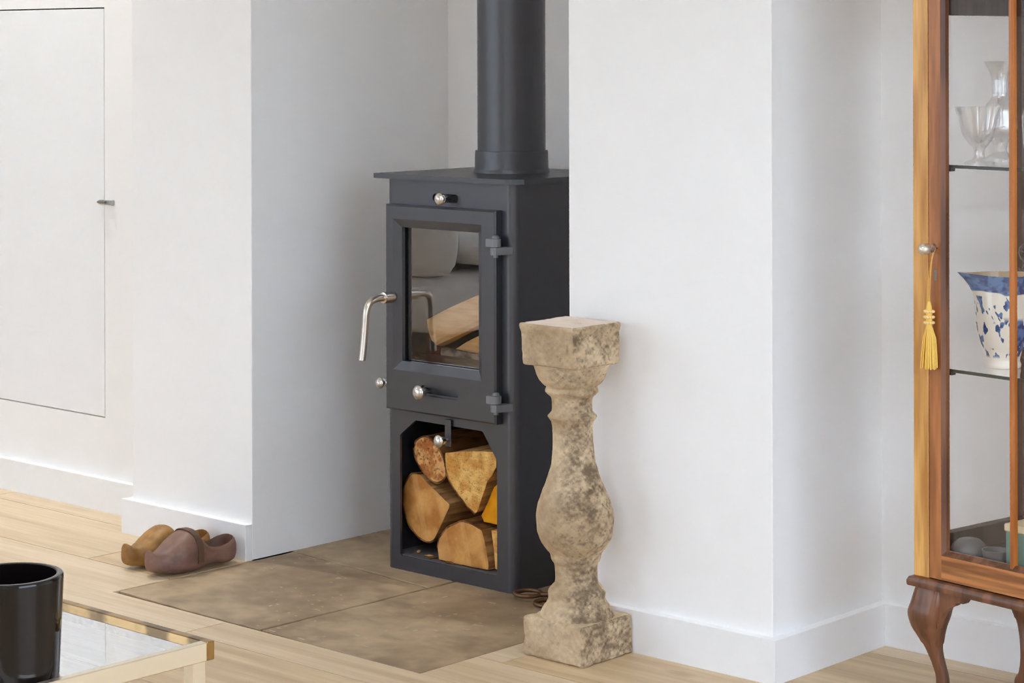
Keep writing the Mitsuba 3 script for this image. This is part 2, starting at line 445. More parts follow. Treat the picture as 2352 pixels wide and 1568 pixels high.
for i, SKY in enumerate(SKIES):
    k = name(f'window_{5 + i}')
    labels[k] = {'kind': 'structure', 'label': 'roof window in the ceiling'}
    add(k + '__window_frame', cat(*[cbox(x, x + .05, SKY[2], SKY[3], HC + .06, HC + .12, .003) for x in np.linspace(SKY[0], SKY[1] - .05, 4 - 2 * i)], *[cbox(SKY[0] + .05, SKY[1] - .05, y, y + .05, HC + .06, HC + .12, .003) for y in (SKY[2], SKY[3] - .05)]), PAINT)
    add(k + '__pane', trimesh.Trimesh([(SKY[0], SKY[2], HC + .09), (SKY[1], SKY[2], HC + .09), (SKY[1], SKY[3], HC + .09), (SKY[0], SKY[3], HC + .09)], [[0, 1, 2], [0, 2, 3]], process=False), 'mat_pane')
# skirting boards
def base(key, poly):
    m = cat(prism_z(poly, 0, BH))
    struct(key, m, PAINT)
base('baseboard_alcove_left', sbox(RX0, YL - BB, XL0, YL))
base('baseboard_pier_left', Polygon([(XL0 - BB, YL - BB), (XL0 - BB, -BB), (XL1 - .001, -BB), (XL1, -BB + .001), (XL1, 0), (XL0, 0), (XL0, YL - BB)]))
base('baseboard_pier_right', Polygon([(XR0, 0), (XR0, -BB), (XR1 + BB, -BB), (XR1 + BB, YR - BB), (XR1, YR - BB), (XR1, 0)]))
base('baseboard_alcove_right', sbox(XR1, YR - BB, RX1, YR))

# floor: planks along x, butt-jointed, laid round the hearth
struct('floor', cbox(RX0, RX1, RY0, 0.85, -0.08, -0.012, 0), SUBFLOOR)
hearth_hole = sbox(HX0, HY0, HX1, 0.9)
room = unary_union([sbox(RX0, RY0, RX1, 0.0), sbox(RX0, -.1, XL0, YL), sbox(XR1, -.1, RX1, YR)])
PW, GAP = 0.2575, 0.0011
joints = {-1: [0.105], 0: [0.71, -0.55], 1: [-1.3, 1.9], -2: [1.15, -.8]}
for row in range(-26, 3):
    y0, y1 = 0.022 + PW * (row - 1), 0.022 + PW * row       # row 0: -.2355 .. .022
    r2 = np.random.default_rng(100 + row)
    js = joints.get(row) if row in joints else None
    xs = list(js) if js else [r2.uniform(-1.6, 0.6)]
    while min(xs) > RX0 + 1.0: xs.append(min(xs) - r2.uniform(1.5, 2.1))
    while max(xs) < RX1 - 1.0: xs.append(max(xs) + r2.uniform(1.5, 2.1))
    xs = [RX0] + sorted(xs) + [RX1]
    for a, b in zip(xs[:-1], xs[1:]):
        cell = sbox(a + GAP / 2, y0 + GAP / 2, b - GAP / 2, y1 - GAP / 2).intersection(room).difference(hearth_hole)
        for part in getattr(cell, 'geoms', [cell]):
            if part.area < 1e-4: continue
            top = part.buffer(-0.0008)
            if top.is_empty or top.geom_type != 'Polygon': continue
            m = cat(prism_z(part, -0.012, -0.0008), prism_z(top, -0.0008, 0.0))
            add('floor__plank', m, PLANK[int(r2.integers(0, 3))])

# ------------------------------------------------------------------ hearth of flagstones
hearth = thing('hearth', 'hearth of tan stone flagstones let into the wooden floor under the stove', 'hearth')
add('hearth__grout', cbox(HX0 - .002, HX1 - .003, HY0 + .004, YBACK - .002, -0.02, -0.0045, 0), GROUT)
def flagstone(pts, seed):
    P = Polygon(pts).buffer(-0.0055).buffer(0.0025, quad_segs=3)
    P = P.segmentize(0.012)
    c = np.array(P.exterior.coords)[:-1]
    q = np.c_[c, np.zeros(len(c))]
    j = (meshkit.noise(q * 45 + seed * 9.0) - .5) * 0.0045 + (meshkit.noise(q * 9 + seed) - .5) * 0.003
    ctr = c.mean(0)
    d = (c - ctr) / np.linalg.norm(c - ctr, axis=1, keepdims=True)
    c = c + d * j[:, None]
    rings = []
    for off, z in ((0, -0.018), (0, -0.002), (0.0012, -0.0006), (0.004, 0.0)):
        rings.append(np.c_[c - d * off, np.full(len(c), z)])
    return loft(rings)
for i, pts in enumerate([[(HX0, HY0 + .012), (.199, HY0 + .004), (.207, .082), (-.213, .116), (HX0, .12)],
                         [(.199, HY0 + .004), (HX1, HY0 - .004), (HX1, .30), (.212, .30), (.207, .082)],
                         [(-.272, .12), (-.213, .116), (.207, .082), (.212, YBACK - .004), (-.272, YBACK - .004)],
                         [(.212, .30), (HX1, .30), (HX1, YBACK - .004), (.212, YBACK - .004)]]):
    add('hearth__flagstone', flagstone(pts, i + 1), FLAG)

# ------------------------------------------------------------------ cupboard door with its latch
door = thing('cupboard_door', 'white flush cupboard door set in the left alcove wall, outlined by a thin dark gap', 'cupboard door')
add('cupboard_door__panel', cbox(DX0, DX1, YL + .0004, YL + .020, DZ0, DZ1, .001), PAINT)
lz = .7600
add('cupboard_door__latch', cat(cbox(-.9655, -.9525, YL - .006, YL + .001, lz - .0055, lz + .0055, .001)), LATCH, label='small grey metal latch')
lt = thing('latch_keep', 'small grey metal latch keep on the white wall beside the cupboard door', 'latch')
add('latch_keep__plate', cbox(-.9455, -.9100, YL - .005, YL, lz - .0065, lz + .0055, .001), LATCH)
add('latch_keep__stop', cbox(-.9125, -.9085, YL - .008, YL, lz - .0075, lz + .0065, .001), LATCH)
add('cupboard_door__bolt', axis_to(trimesh.creation.cylinder(.0028, .030, sections=12), (1, 0, 0)).apply_translation([-.949, YL - .009, lz]), DARKSTEEL)

# ------------------------------------------------------------------ wood burning stove
SX, SY0, SY1, SZ = 0.3835, 0.158, 0.505, 0.8535
stove = thing('wood_burning_stove', 'tall dark grey steel wood burning stove with glazed door and open log store', 'stove')
S = stove + '__'
outer = prism_z(rounded(0, SX, SY0, SY1, 0.022, 8), 0.0, SZ)
opening = Polygon([(.044, .031), (.333, .031), (.333, .274), (.2915, .330), (.092, .331), (.044, .294)]).buffer(-.006).buffer(.006, quad_segs=4)
log_hole = prism_y(opening, SY0 - .02, SY0 + .03)
log_room = cbox(.010, SX - .010, SY0 + .006, SY1 - .008, .031, .345, 0)
fire_room = cbox(.018, SX - .018, SY0 + .010, SY1 - .03, .365, .790, 0)
fire_hole = cbox(.040, .330, SY0 - .02, SY0 + .03, .400, .775, 0)
slot_top = prism_y(sbox(.146, .808, .222, .8255).buffer(-.0001).intersection(sbox(0, .808, 1, .8255)).buffer(-.008).buffer(.008, quad_segs=6), SY0 - .02, SY0 + .03)
body = minus(outer, log_room, fire_room, log_hole, fire_hole, slot_top)
add(S + 'body', body, IRON, 25)
add(S + 'log_store_floor', cbox(.011, SX - .011, SY0 + .004, SY1 - .010, .0305, .0325, 0), mat('mat_ashy', lin((92, 88, 88)), .7, .3), label='dusty grey metal floor of the log store')
# fire bricks
add(S + 'fire_brick', cbox(.019, .036, SY0 + .045, SY1 - .05, .40, .78, .002), FIREBRICK)
add(S + 'fire_brick', cbox(SX - .036, SX - .019, SY0 + .045, SY1 - .05, .40, .78, .002), FIREBRICK)
add(S + 'fire_brick', cbox(.037, SX - .037, SY1 - .05, SY1 - .032, .40, .78, .002), FIREBRICK)
add(S + 'grate', cat(*[cbox(.04 + .03 * i, .052 + .03 * i, SY0 + .05, SY1 - .055, .395, .410, .002) for i in range(10)], cbox(.036, SX - .036, SY0 + .03, SY1 - .04, .385, .395, 0)), IRON_IN)
add(S + 'log_guard', cbox(.045, SX - .045, SY0 + .040, SY0 + .052, .40, .470, .004), IRON_IN, label='low steel bar that keeps the logs in the fire box')
# top plate
tp = Polygon([(-.019, .139), (.376, .139), (.4025, .170), (.4025, .523), (-.019, .523)]).buffer(-.003).buffer(.003, quad_segs=3)
add(S + 'top_plate', cat(prism_z(tp.buffer(-.001), .8535, .8545), prism_z(tp, .8545, .8630), prism_z(tp.buffer(-.001), .8630, .8642)), IRON)
PX, PY = .19, .362
add(S + 'flue_collar', lathe([(.0759, .8644), (.0845, .8644), (.0835, .870), (.0815, .874), (.0805, .910), (.0795, .9125), (.0759, .9125), (.0759, .8644)], 96, (PX, PY, 0)), IRON, 40)
# slot in the top front, with its sliding knob
def knob(at, stem=.03, r=.0135, d=(0, -1, 0), name_='knob', par=S):
    """mushroom knob; at = where its stem meets the plate"""
    m = lathe([(0, 0), (.0045, 0), (.0045, stem * .35), (.0085, stem * .4), (.0088, stem * .62), (.0055, stem * .68), (.006, stem * .8), (r * .93, stem * .86), (r, stem * .93), (r * .9, stem), (r * .6, stem * 1.09), (r * .25, stem * 1.13), (0, stem * 1.135)], 32)
    m = axis_to(m, d); m.apply_translation(at)
    add(par + name_, m, STEEL, 30, label='round polished steel knob')
add(S + 'air_slide', cbox(.12, .25, SY0 + .0065, SY0 + .009, .800, .832, 0), IRON_IN)
knob((.192, SY0 + .006, .8165), .036)
knob((.192, SY0 - .004, .301), .030)
add(S + 'knob_bracket', cat(cbox(.186, .204, SY0 - .006, SY0 - .003, .287, .345, .0008), cbox(.186, .204, SY0 - .006, SY0 + .02, .3425, .345, .0006)), IRON, label='flat steel bracket that holds the log store knob')
knob((-.0115, SY0 + .030, .402), .040, .0125)
add(S + 'side_rod', axis_to(trimesh.creation.cylinder(.004, .26, sections=12), (0, 1, 0)).apply_translation([-.0115, SY0 + .155, .402]), IRON)
# door
D0, D1 = .138, SY0 - .0008
dx0, dx1, dz0, dz1 = .019, .3475, .3515, .7985
wo = (.0436, .3085, .4395, .7675)      # outer edge of the window bevel
wi = (.0620, .2915, .4585, .7490)      # inner edge
def ring4(x0, x1, z0, z1, y):
    return np.array([(x0, y, z0), (x1, y, z0), (x1, y, z1), (x0, y, z1)])
c = .004
R4 = [ring4(*wi, D1), ring4(dx0, dx1, dz0, dz1, D1), ring4(dx0, dx1, dz0, dz1, D0 + c), ring4(dx0 + c, dx1 - c, dz0 + c, dz1 - c, D0), ring4(*wo, D0), ring4(*wi, D0 + .010), ring4(*wi, D1)]
V = np.vstack(R4); Fq = []
for i in range(6):
    for j in range(4):
        j2 = (j + 1) % 4
        a, b, cc, d_ = i * 4 + j, i * 4 + j2, (i + 1) * 4 + j2, (i + 1) * 4 + j
        Fq += [[a, b, cc], [a, cc, d_]]
dm = trimesh.Trimesh(V, Fq, process=True)
if dm.volume < 0: dm.invert()
# recessed slide track in the door
trk = prism_y(sbox(.128, .3915, .243, .4140).buffer(-.0085).buffer(.0085, quad_segs=6), D0 - .02, D0 + .005)
slot2 = prism_y(sbox(.134, .3960, .236, .4090).buffer(-.0055).buffer(.0055, quad_segs=6), D0 - .02, D0 + .0185)
dm = minus(dm, trk, slot2)
dk = S + 'door'
add(dk, dm, IRON)
add(dk + '__window_pane', cbox(.050, .303, SY0 + .0045, SY0 + .0050, .447, .761, 0), 'mat_stove_glass', label='dark reflecting glass of the stove door')
add(dk + '__seal', minus(cbox(.046, .307, SY0 - .0006, SY0 + .0072, .443, .765, 0), cbox(wi[0], wi[1], SY0 - .01, SY0 + .01, wi[2], wi[3], 0), cbox(.0495, .3035, SY0 + .0040, SY0 + .0056, .4465, .7615, 0)), mat('mat_seal', (.008, .008, .008), .9, .1))
knob((.147, D0 + .006, .4020), .036, .0155, par=dk + '__')
hx = .040
handle = spline([(hx, D0 + .000, .5965), (hx, D0 - .03, .5968), (hx, D0 - .052, .5955), (hx - .001, D0 - .066, .589), (hx - .002, D0 - .073, .576), (hx - .003, D0 - .0765, .55), (hx - .004, D0 - .081, .50), (hx - .005, D0 - .085, .4665)], 60)
add(dk + '__handle', cat(tube(handle, .0076, 20), axis_to(lathe([(0, 0), (.0125, 0), (.0125, .026), (.0118, .028), (.0078, .029), (0, .029)], 32), (0, -1, 0)).apply_translation([hx, D0 + .002, .5965])), NICKEL, 35, label='bent brushed nickel door handle')
for zc in (.7235, .3965):
    hk = name(S + 'hinge')
    hxx, hyy = .3535, .1335
    def knuckle(z0, z1, to):
        P = unary_union([Polygon(np.c_[hxx + .0115 * np.cos(np.linspace(0, 2 * np.pi, 25)), hyy + .0115 * np.sin(np.linspace(0, 2 * np.pi, 25))]), Polygon(to)])
        P = P.buffer(0)
        return cat(prism_z(P.buffer(-.001), z0, z0 + .001), prism_z(P, z0 + .001, z1 - .001), prism_z(P.buffer(-.001), z1 - .001, z1))
    up_ = knuckle(zc + .0005, zc + .0175, [(.3355, hyy - .0115), (hxx, hyy - .0115), (hxx, hyy + .0115), (.3355, hyy + .0115)])
    lo_ = knuckle(zc - .0165, zc - .0005, [(hxx, hyy - .0115), (hxx + .009, hyy - .009), (.376, SY0 + .004), (.358, SY0 + .004), (hxx - .006, hyy + .0095)])
    add(hk, cat(up_, lo_), HINGE)
    add(hk + '__pin', cat(lathe([(0, zc - .022), (.0052, zc - .022), (.0052, zc + .018), (.0082, zc + .018), (.0080, zc + .0205), (.0058, zc + .0235), (.0025, zc + .0248), (0, zc + .025)], 24, (hxx, hyy, 0))), HINGE, 30)

pipe = thing('flue_pipe', 'dark grey round flue pipe rising from the top of the stove', 'flue pipe')
add('flue_pipe__tube', lathe([(.0752, .8665), (.0752, 2.46), (.0735, 2.46), (.0735, .8665), (.0752, .8665)], 128, (PX, PY, 0)), IRON, 40)
add('flue_pipe__seam', lathe([(.0752, 1.60), (.0772, 1.603), (.0772, 1.64), (.0752, 1.643)], 96, (PX, PY, 0)), IRON, 40)

# ------------------------------------------------------------------ logs
def resample(P, step):
    P = np.array(P, float)
    Q = np.vstack([P, P[:1]])
    out, tag = [], []
    for i in range(len(P)):
        n = max(1, int(round(np.linalg.norm(Q[i + 1] - Q[i]) / step)))
        for k in range(n):
            out.append(Q[i] + (Q[i + 1] - Q[i]) * k / n); tag.append(i)
    return np.array(out), np.array(tag)

def log(label, pts, y0, length, pith, bark=(), end=LOGEND, side=LOGSIDE, smooth_=1, group=None, seed=1.0, grp='firewood_log', drift=(0, 0)):
    """split log: outline pts (x, z) at its front end, running back along y. bark: (first, last) point index of the round side"""
    k = thing(grp, label, 'log', group)
    P, tag = resample(pts, .004)
    inb = np.zeros(len(P), bool)
    if bark:
        a, b = bark
        inb = (tag >= a) & (tag < b) if a <= b else (tag >= a) | (tag < b)
    for _ in range(smooth_):
        P2 = (np.roll(P, 1, 0) + P * 2 + np.roll(P, -1, 0)) / 4
        P = np.where(inb[:, None], P2, P)
    rings = []
    ctr = P.mean(0)
    for y in np.linspace(0, length, 14):
        d = (P - ctr)
        q = np.c_[P * 30, np.full(len(P), y * 9 + seed)]
        s = 1 + (meshkit.noise(q) - .5) * .07 * min(1, y / .02)
        R = ctr + d * s[:, None] + np.array(drift) * y
        rings.append(np.c_[R[:, 0], np.full(len(P), y0 + y), R[:, 1]])
    rings = np.array(rings)
    add(k + '__wood', loft(rings), side, 50)
    # cut end: its own face with the rings of the trunk
    n = len(P)
    R0 = P
    VV = [np.array([[ctr[0], ctr[1]]])]
    F = []
    fr_ = [.25, .5, .75, .93, 1.0]
    for f in fr_:
        VV.append(ctr + (R0 - ctr) * f)
    V2 = np.vstack(VV)
    for j in range(n):
        F.append([0, 1 + j, 1 + (j + 1) % n])
    for i in range(len(fr_) - 1):
        for j in range(n):
            a, b = 1 + i * n + j, 1 + i * n + (j + 1) % n
            F += [[a, a + n, b + n], [a, b + n, b]]
    dy = np.r_[0.0022, *[np.full(n, .0022 if f < .95 else .0004) for f in fr_]] + (meshkit.noise(np.c_[V2 * 80, np.full(len(V2), seed)]) - .5) * .0016
    V3 = np.c_[V2[:, 0], y0 - dy, V2[:, 1]]
    m = trimesh.Trimesh(V3, F, process=False)
    if m.face_normals[:, 1].mean() > 0: m.invert()
    add(k + '__cut_end', m, end, True, uv=V2 - np.array(pith), label='sawn end of the log')
    if bark:
        idx = np.where(inb)[0]
        br = np.where(np.diff(idx) > 1)[0]
        if len(br): idx = np.r_[idx[br[0] + 1:], idx[:br[0] + 1]]
        RR = rings[:, idx]
        c3 = np.c_[np.full(len(rings), ctr[0]), rings[:, 0, 1], np.full(len(rings), ctr[1])][:, None]
        d = RR - c3; d[..., 1] = 0
        d /= np.linalg.norm(d, axis=2, keepdims=True)
        q = RR * np.array([60, 14, 60]) + seed
        t = .0028 + .0026 * meshkit.noise(q)
        t[:, [0, -1]] = .0004
        outer_ = RR + d * t[..., None]
        inner_ = RR - d * .0004
        ring2 = np.concatenate([outer_, inner_[:, ::-1]], axis=1)
        add(k + '__bark', loft(ring2), BARK, 50, label='brown bark')
    return k
G = None
log('small round log at the top left of the log store, with bark all round', [(0.0505, 0.2669), (0.0604, 0.2807), (0.086, 0.2907), (0.1056, 0.2846), (0.1327, 0.2601), (0.1461, 0.234), (0.148, 0.2121), (0.1325, 0.1977), (0.1131, 0.1938), (0.0875, 0.2055), (0.0660, 0.225), (0.0524, 0.2439)],
    .195, .27, (.095, .245), bark=(0, 12), smooth_=8, seed=2.0, end=LOGEND_KNOTTY)
log('wedge shaped split log at the upper right of the log store, flat side up', [(0.1563, 0.2643), (0.205, .2735), (0.2676, 0.2811), (0.2973, 0.2827), (0.3065, 0.2744), (0.3064, 0.2528), (0.2930, 0.2325), (0.2810, 0.2202), (0.2715, 0.1973), (0.2535, 0.1567), (0.2456, 0.145), (0.226, 0.1553), (0.192, 0.1835), (0.1692, 0.2053), (0.1578, 0.2341)],
    .185, .28, (.28, .27), bark=(10, 15), smooth_=2, seed=3.0)
log('large split log at the left of the log store, standing on its round side', [(0.0731, 0.2060), (0.0985, 0.1900), (0.1642, 0.1529), (0.1622, 0.1457), (0.1175, 0.0715), (0.1019, 0.0628), (0.0706, 0.0688), (0.039, 0.0922), (0.0252, 0.1212), (0.0225, 0.1518), (0.0294, 0.1808), (0.0473, 0.2042)],
    .19, .27, (.16, .15), bark=(4, 12), smooth_=4, seed=4.0, end=LOGEND_SAWN)
log('half round split log lying on the floor of the log store, right in front', [(0.1448, 0.0578), (0.1507, 0.0807), (0.1738, 0.1061), (0.2157, 0.1264), (0.2458, 0.1250), (0.2756, 0.1154), (0.2866, 0.0873), (0.2957, 0.0441), (0.2940, .0355), (0.2455, 0.0345), (0.185, 0.0345), (0.1490, 0.0355)],
    .172, .28, (.22, .04), bark=(0, 5), smooth_=3, seed=5.0, end=LOGEND_SAWN)
log('bright orange split log at the right edge of the log store', [(0.2850, 0.2040), (0.2990, 0.2165), (0.3600, 0.2143), (0.3600, 0.1334), (0.2932, 0.127), (0.2560, 0.1275), (0.2490, 0.1400), (.2640, .1640)],
    .2, .27, (.33, .17), end=LOGORANGE, seed=6.0, smooth_=0)
log('mostly hidden split log at the lower right of the log store', [(0.2965, 0.1180), (0.3580, 0.1230), (0.3650, 0.0738), (0.3600, 0.0380), (0.3080, .0380), (0.3020, 0.0860)],
    .180, .25, (.33, .1), seed=7.0, smooth_=0)
# chips of bark on the log store floor
for i, (x, y, r) in enumerate([(.105, .185, .5), (.125, .178, 1.2), (.06, .20, 2.2), (.185, .168, .3)]):
    m = trimesh.creation.icosphere(2, 1.0)
    m.vertices *= np.array([.011, .0045, .0022])[None] * (1 + .3 * (meshkit.noise(m.vertices * 2 + i)[:, None] - .5))
    m.apply_transform(trimesh.transformations.rotation_matrix(r, [0, 0, 1])); m.apply_translation([x, y, .0348])
    k = name('wood_chip'); scene[k] = mikit.ply(m, BARK if i % 2 else LOGSIDE, smooth=True)
    labels[k] = {'label': ['chip of bark just under the large left log', 'thin pale chip right of the bark chip on the log store floor', 'chip of bark in the left corner of the log store', 'tiny pale chip beside the half round log'][i], 'category': 'wood chip', 'group': 'wood chips in the log store'}

# split logs laid in the fire box
def plank_log(key, label, a, b, w_dir, w, t_dir, t, mat_, seed, endmat=None):
    """split log from a to b, w wide along w_dir, t thick along t_dir"""
    k = thing(key, label, 'log')
    a, b = np.array(a, float), np.array(b, float)
    wd, td = np.array(w_dir, float), np.array(t_dir, float)
    wd /= np.linalg.norm(wd); td /= np.linalg.norm(td)
    prof = np.array([(-.5, -.3), (-.3, -.5), (.2, -.5), (.5, -.42), (.5, .2), (.3, .5), (-.35, .5), (-.5, .35)])
    prof, _ = resample(prof, .12)
    rings = []
    for s in np.linspace(0, 1, 16):
        q = np.c_[prof * 2.2, np.full(len(prof), s * 5 + seed)]
        sc = 1 + (meshkit.noise(q) - .5) * .16
        P = prof * sc[:, None]
        rings.append(a + (b - a) * s + P[:, :1] * w * wd + P[:, 1:] * t * td)
    add(k + '__wood', loft(rings), mat_, 35)
    return k
def _fire_logs():
    ux = np.array([.80, .18, .47]); ux /= np.linalg.norm(ux)
    plank_log('split_log', 'pale orange split log leaning across the fire box behind the stove glass', (.072, .250, .512), (.338, .318, .640), (-.45, .1, .85), .062, (.15, 1, 0), .05, SPLIT, 1.0)
    plank_log('split_log', 'pale split log low on the right inside the fire box, under the leaning log', (.120, .272, .448), (.338, .306, .562), (-.35, .3, .85), .050, (.1, 1, -.3), .05, SPLIT, 4.0)
_fire_logs()
def ash_fn(p, n, uv):
    return mix(lin((150, 138, 122)), lin((78, 70, 64)), smoothstep(.35, .65, fbm(p.x * 45, p.y * 45, p.z * 45, 3)))
plank_log('charred_log', 'grey charred log lying along the front of the fire box', (.115, .2255, .466), (.335, .2245, .458), (0, 0, 1), .036, (0, 1, 0), .024, mat('mat_char', proc(ash_fn), .9, .1), 8.0)

# ------------------------------------------------------------------ stone baluster
AX = np.array([.7735, -.0935])
LEAN = -np.array([math.cos(yaw), math.sin(yaw)]) * .0122 / .55
bal = thing('stone_baluster', 'weathered tan stone baluster with a square foot and a square head, standing beside the stove', 'baluster')
def weather(m, amp, freq, seed, chip=0.0):
    n = m.vertex_normals.copy()
    v = m.vertices.copy()
    k = (meshkit.fbm(v * freq + seed, 3, 1) - .5) * 2 * amp
    if chip:
        c_ = meshkit.noise(v * 55 + seed * 3)
        k = k - np.clip((c_ - .72) / .2, 0, 1) * chip
    v = v + n * k[:, None]
    v[:, :2] += AX + LEAN * v[:, 2:3]
    return trimesh.Trimesh(v, m.faces, process=False)
def stone_block(half, z0, z1, r, n=26, round_=None):
    m = to_m3(cbox(-half, half, -half, half, z0, z1, r)).refine_to_length(.005)
    m = from_m3(m)
    return trimesh.Trimesh(m.vertices, m.faces, process=True)
base_block = stone_block(.0735, .0003, .0735, .0035)
add('stone_baluster__foot', weather(base_block, .0016, 60, 1.0, .0025), STONE, 40)
prof = [(0.5450, .0720), (0.5391, .0695), (0.5216, .0641), (0.5088, .0556), (0.5016, .0479), (0.4985, .0492), (0.4943, .0507), (0.4881, .0458), (0.4827, .0397), (0.4671, .0376), (0.457, .0386), (0.4521, .0429), (0.4473, .047), (0.4423, .0442), (0.4357, .0397), (0.4212, .0380), (0.394, .0384), (0.3629, .0411), (0.3277, .0515), (0.304, .0613), (0.2797, .0699), (0.2558, .0732), (0.232, .0712), (0.2124, .065), (0.1981, .0552), (0.1887, .0484), (0.1801, .0467), (0.1693, .0414), (0.1503, .0395), (0.1357, .0409), (0.1285, .0469), (0.1167, .0544), (0.1069, .0536), (0.0997, .0560), (0.0877, .0640), (0.0758, .0690), (0.066, .0705)]
z_ = np.array([q[0] for q in prof])[::-1]; r_ = np.array([q[1] for q in prof])[::-1]
zz = np.linspace(z_[0], z_[-1], 230)
rr = PchipInterpolator(z_, r_)(zz)
sh = lathe([(0, zz[0])] + list(zip(rr, zz)) + [(0, zz[-1])], 128)
add('stone_baluster__shaft', weather(sh, .0013, 60, 2.0, .0012), STONE, 50)
head = stone_block(.0665, .5440, .6225, .003)
v = head.vertices
# the rim of the head flares out a little
f_ = 1 + .035 * np.clip((v[:, 2] - .606) / .006, 0, 1) - .012 * np.clip((.575 - v[:, 2]) / .03, 0, 1)
v[:, 0] *= f_; v[:, 1] *= f_
add('stone_baluster__head', weather(trimesh.Trimesh(v, head.faces, process=False), .0019, 55, 5.0, .0035), STONE, 40)

# ------------------------------------------------------------------ scissor-handled tongs on the hearth
tongs = thing('fire_tongs', 'bronze brown metal tongs with looped handles lying on the hearth behind the baluster', 'tongs')
def loop_pts(c, a, b, ang, z=.012, n=48, tilt=.0):
    t = np.linspace(0, 2 * np.pi, n, endpoint=False)
    x, y = a * np.cos(t), b * np.sin(t)
    ca, sa = math.cos(ang), math.sin(ang)
    return np.c_[c[0] + x * ca - y * sa, c[1] + x * sa + y * ca, np.full(n, z) + tilt * x]
LC1, LC2 = (.4270, .1500), (.4930, .1390)
add(tongs + '__handle_loop', tube(loop_pts(LC1, .028, .027, .45, .0120), .0042, 14, True), BRONZE, True)
add(tongs + '__handle_loop', tube(loop_pts(LC2, .028, .027, .25, .0050), .0042, 14, True), BRONZE, True)
add(tongs + '__arm', tube(spline([(.4535, .1575, .0120), (.485, .183, .0125), (.53, .215, .0120), (.58, .27, .009)], 24), .0050, 12), BRONZE, True)
add(tongs + '__arm', tube(spline([(.5200, .1440, .0050), (.536, .170, .0055), (.545, .21, .0055), (.565, .29, .0055)], 24), .0048, 12), BRONZE, True)

# ------------------------------------------------------------------ wooden clogs
def clog_section(t, st):
    return [float(PchipInterpolator(st[:, 0], st[:, i])(t)) for i in range(1, 4)]
OUT = np.array([(0.00, .014, .026, .052), (.03, .026, .013, .0605), (.08, .034, .005, .063), (.16, .0375, .003, .0575), (.26, .0375, .007, .0525), (.36, .0385, .008, .0575), (.44, .041, .004, .0745), (.50, .044, .001, .0870), (.56, .046, .0, .0885), (.66, .0465, .0, .0800), (.75, .0425, .001, .0670), (.83, .0345, .005, .0560), (.90, .0265, .007, .0510), (.95, .0215, .010, .0530), (.985, .0155, .015, .0585), (1.0, .0085, .024, .0555)])
INN = np.array([(.035, .012, .030, .10), (.07, .024, .020, .10), (.16, .0295, .017, .10), (.28, .0295, .019, .10), (.40, .0315, .018, .10), (.47, .034, .016, .10), (.50, .036, .015, .0780), (.60, .036, .014, .0740), (.70, .030, .015, .058), (.76, .016, .022, .044)])
def sect_ring(hw, zb, zt, y, n=44, e=2.5, eb=3.4):
    a = np.linspace(0, 2 * np.pi, n, endpoint=False)
    ca, sa = np.cos(a), np.sin(a)
    zc = zb + (zt - zb) * .42
    x = hw * np.sign(ca) * np.abs(ca) ** (2 / e)
    z = np.where(sa > 0, zc + (zt - zc) * np.abs(sa) ** (2 / e), zc - (zc - zb) * np.abs(sa) ** (2 / eb))
    return np.c_[x, np.full(n, y), z]
L = .226
def clog(label, x, yheel, rot, matw, strap, s=1.0, blunt=False):
    k = thing('wooden_clog', label, 'clog')
    st = OUT.copy()
    if blunt:
        st[-3:] = [(.95, .0240, .009, .0560), (.985, .0205, .012, .0600), (1.0, .0150, .017, .0560)]
    tt = np.r_[np.linspace(0, .06, 8)[:-1], np.linspace(.06, .92, 46)[:-1], np.linspace(.92, 1, 12)]
    o = loft([sect_ring(*clog_section(t, st), -t * L) for t in tt])
    ti = np.linspace(.035, .76, 44)
    i_ = loft([sect_ring(*clog_section(t, INN), -t * L, e=2.3, eb=2.6) for t in ti])
    body_ = minus(o, i_)
    M = trimesh.transformations.translation_matrix([x, yheel, 0.0006]) @ trimesh.transformations.rotation_matrix(rot, [0, 0, 1]) @ trimesh.transformations.scale_matrix(s)
    body_.apply_transform(M)
    add(k + '__body', body_, matw, 40)
    if strap:
        th = np.linspace(-.25, math.pi + .25, 40)
        rings = []
        for a in th:
            row = []
            for side in (0, 1):
                t = (.515 - .03 * abs(math.cos(a)) ** 1.5) + .070 * side
                hw, zb, zt = clog_section(t, st)
                hw += .0012; zt += .0012
                for off in ((.0, .0022) if side == 0 else (.0022, .0)):
                    zc = zb + (zt - zb) * .42
                    ca, sa = math.cos(a), math.sin(a)
                    e = 2.5 if sa > 0 else 3.4
                    xx = (hw + off) * math.copysign(abs(ca) ** (2 / 2.5), ca)
                    z1 = zc + (zt + off - zc) * abs(sa) ** (2 / e) if sa > 0 else zc - (zc - zb) * abs(sa) ** (2 / e)
                    row.append((xx, -t * L, z1))
            rings.append(row)
        sm = loft(rings)
        sm.apply_transform(M)
        add(k + '__strap', sm, STRAP, 40, label='brown leather strap')
    return k
clog('reddish brown wooden clog with a leather strap, the nearer of the pair on the floor', -.292, -.036, math.radians(-3), CLOG_RED, True, 1.0)
clog('ochre wooden clog with a squared toe, behind the strapped clog', -.379, -.036, math.radians(-5), CLOG_OCHRE, False, .95, True)

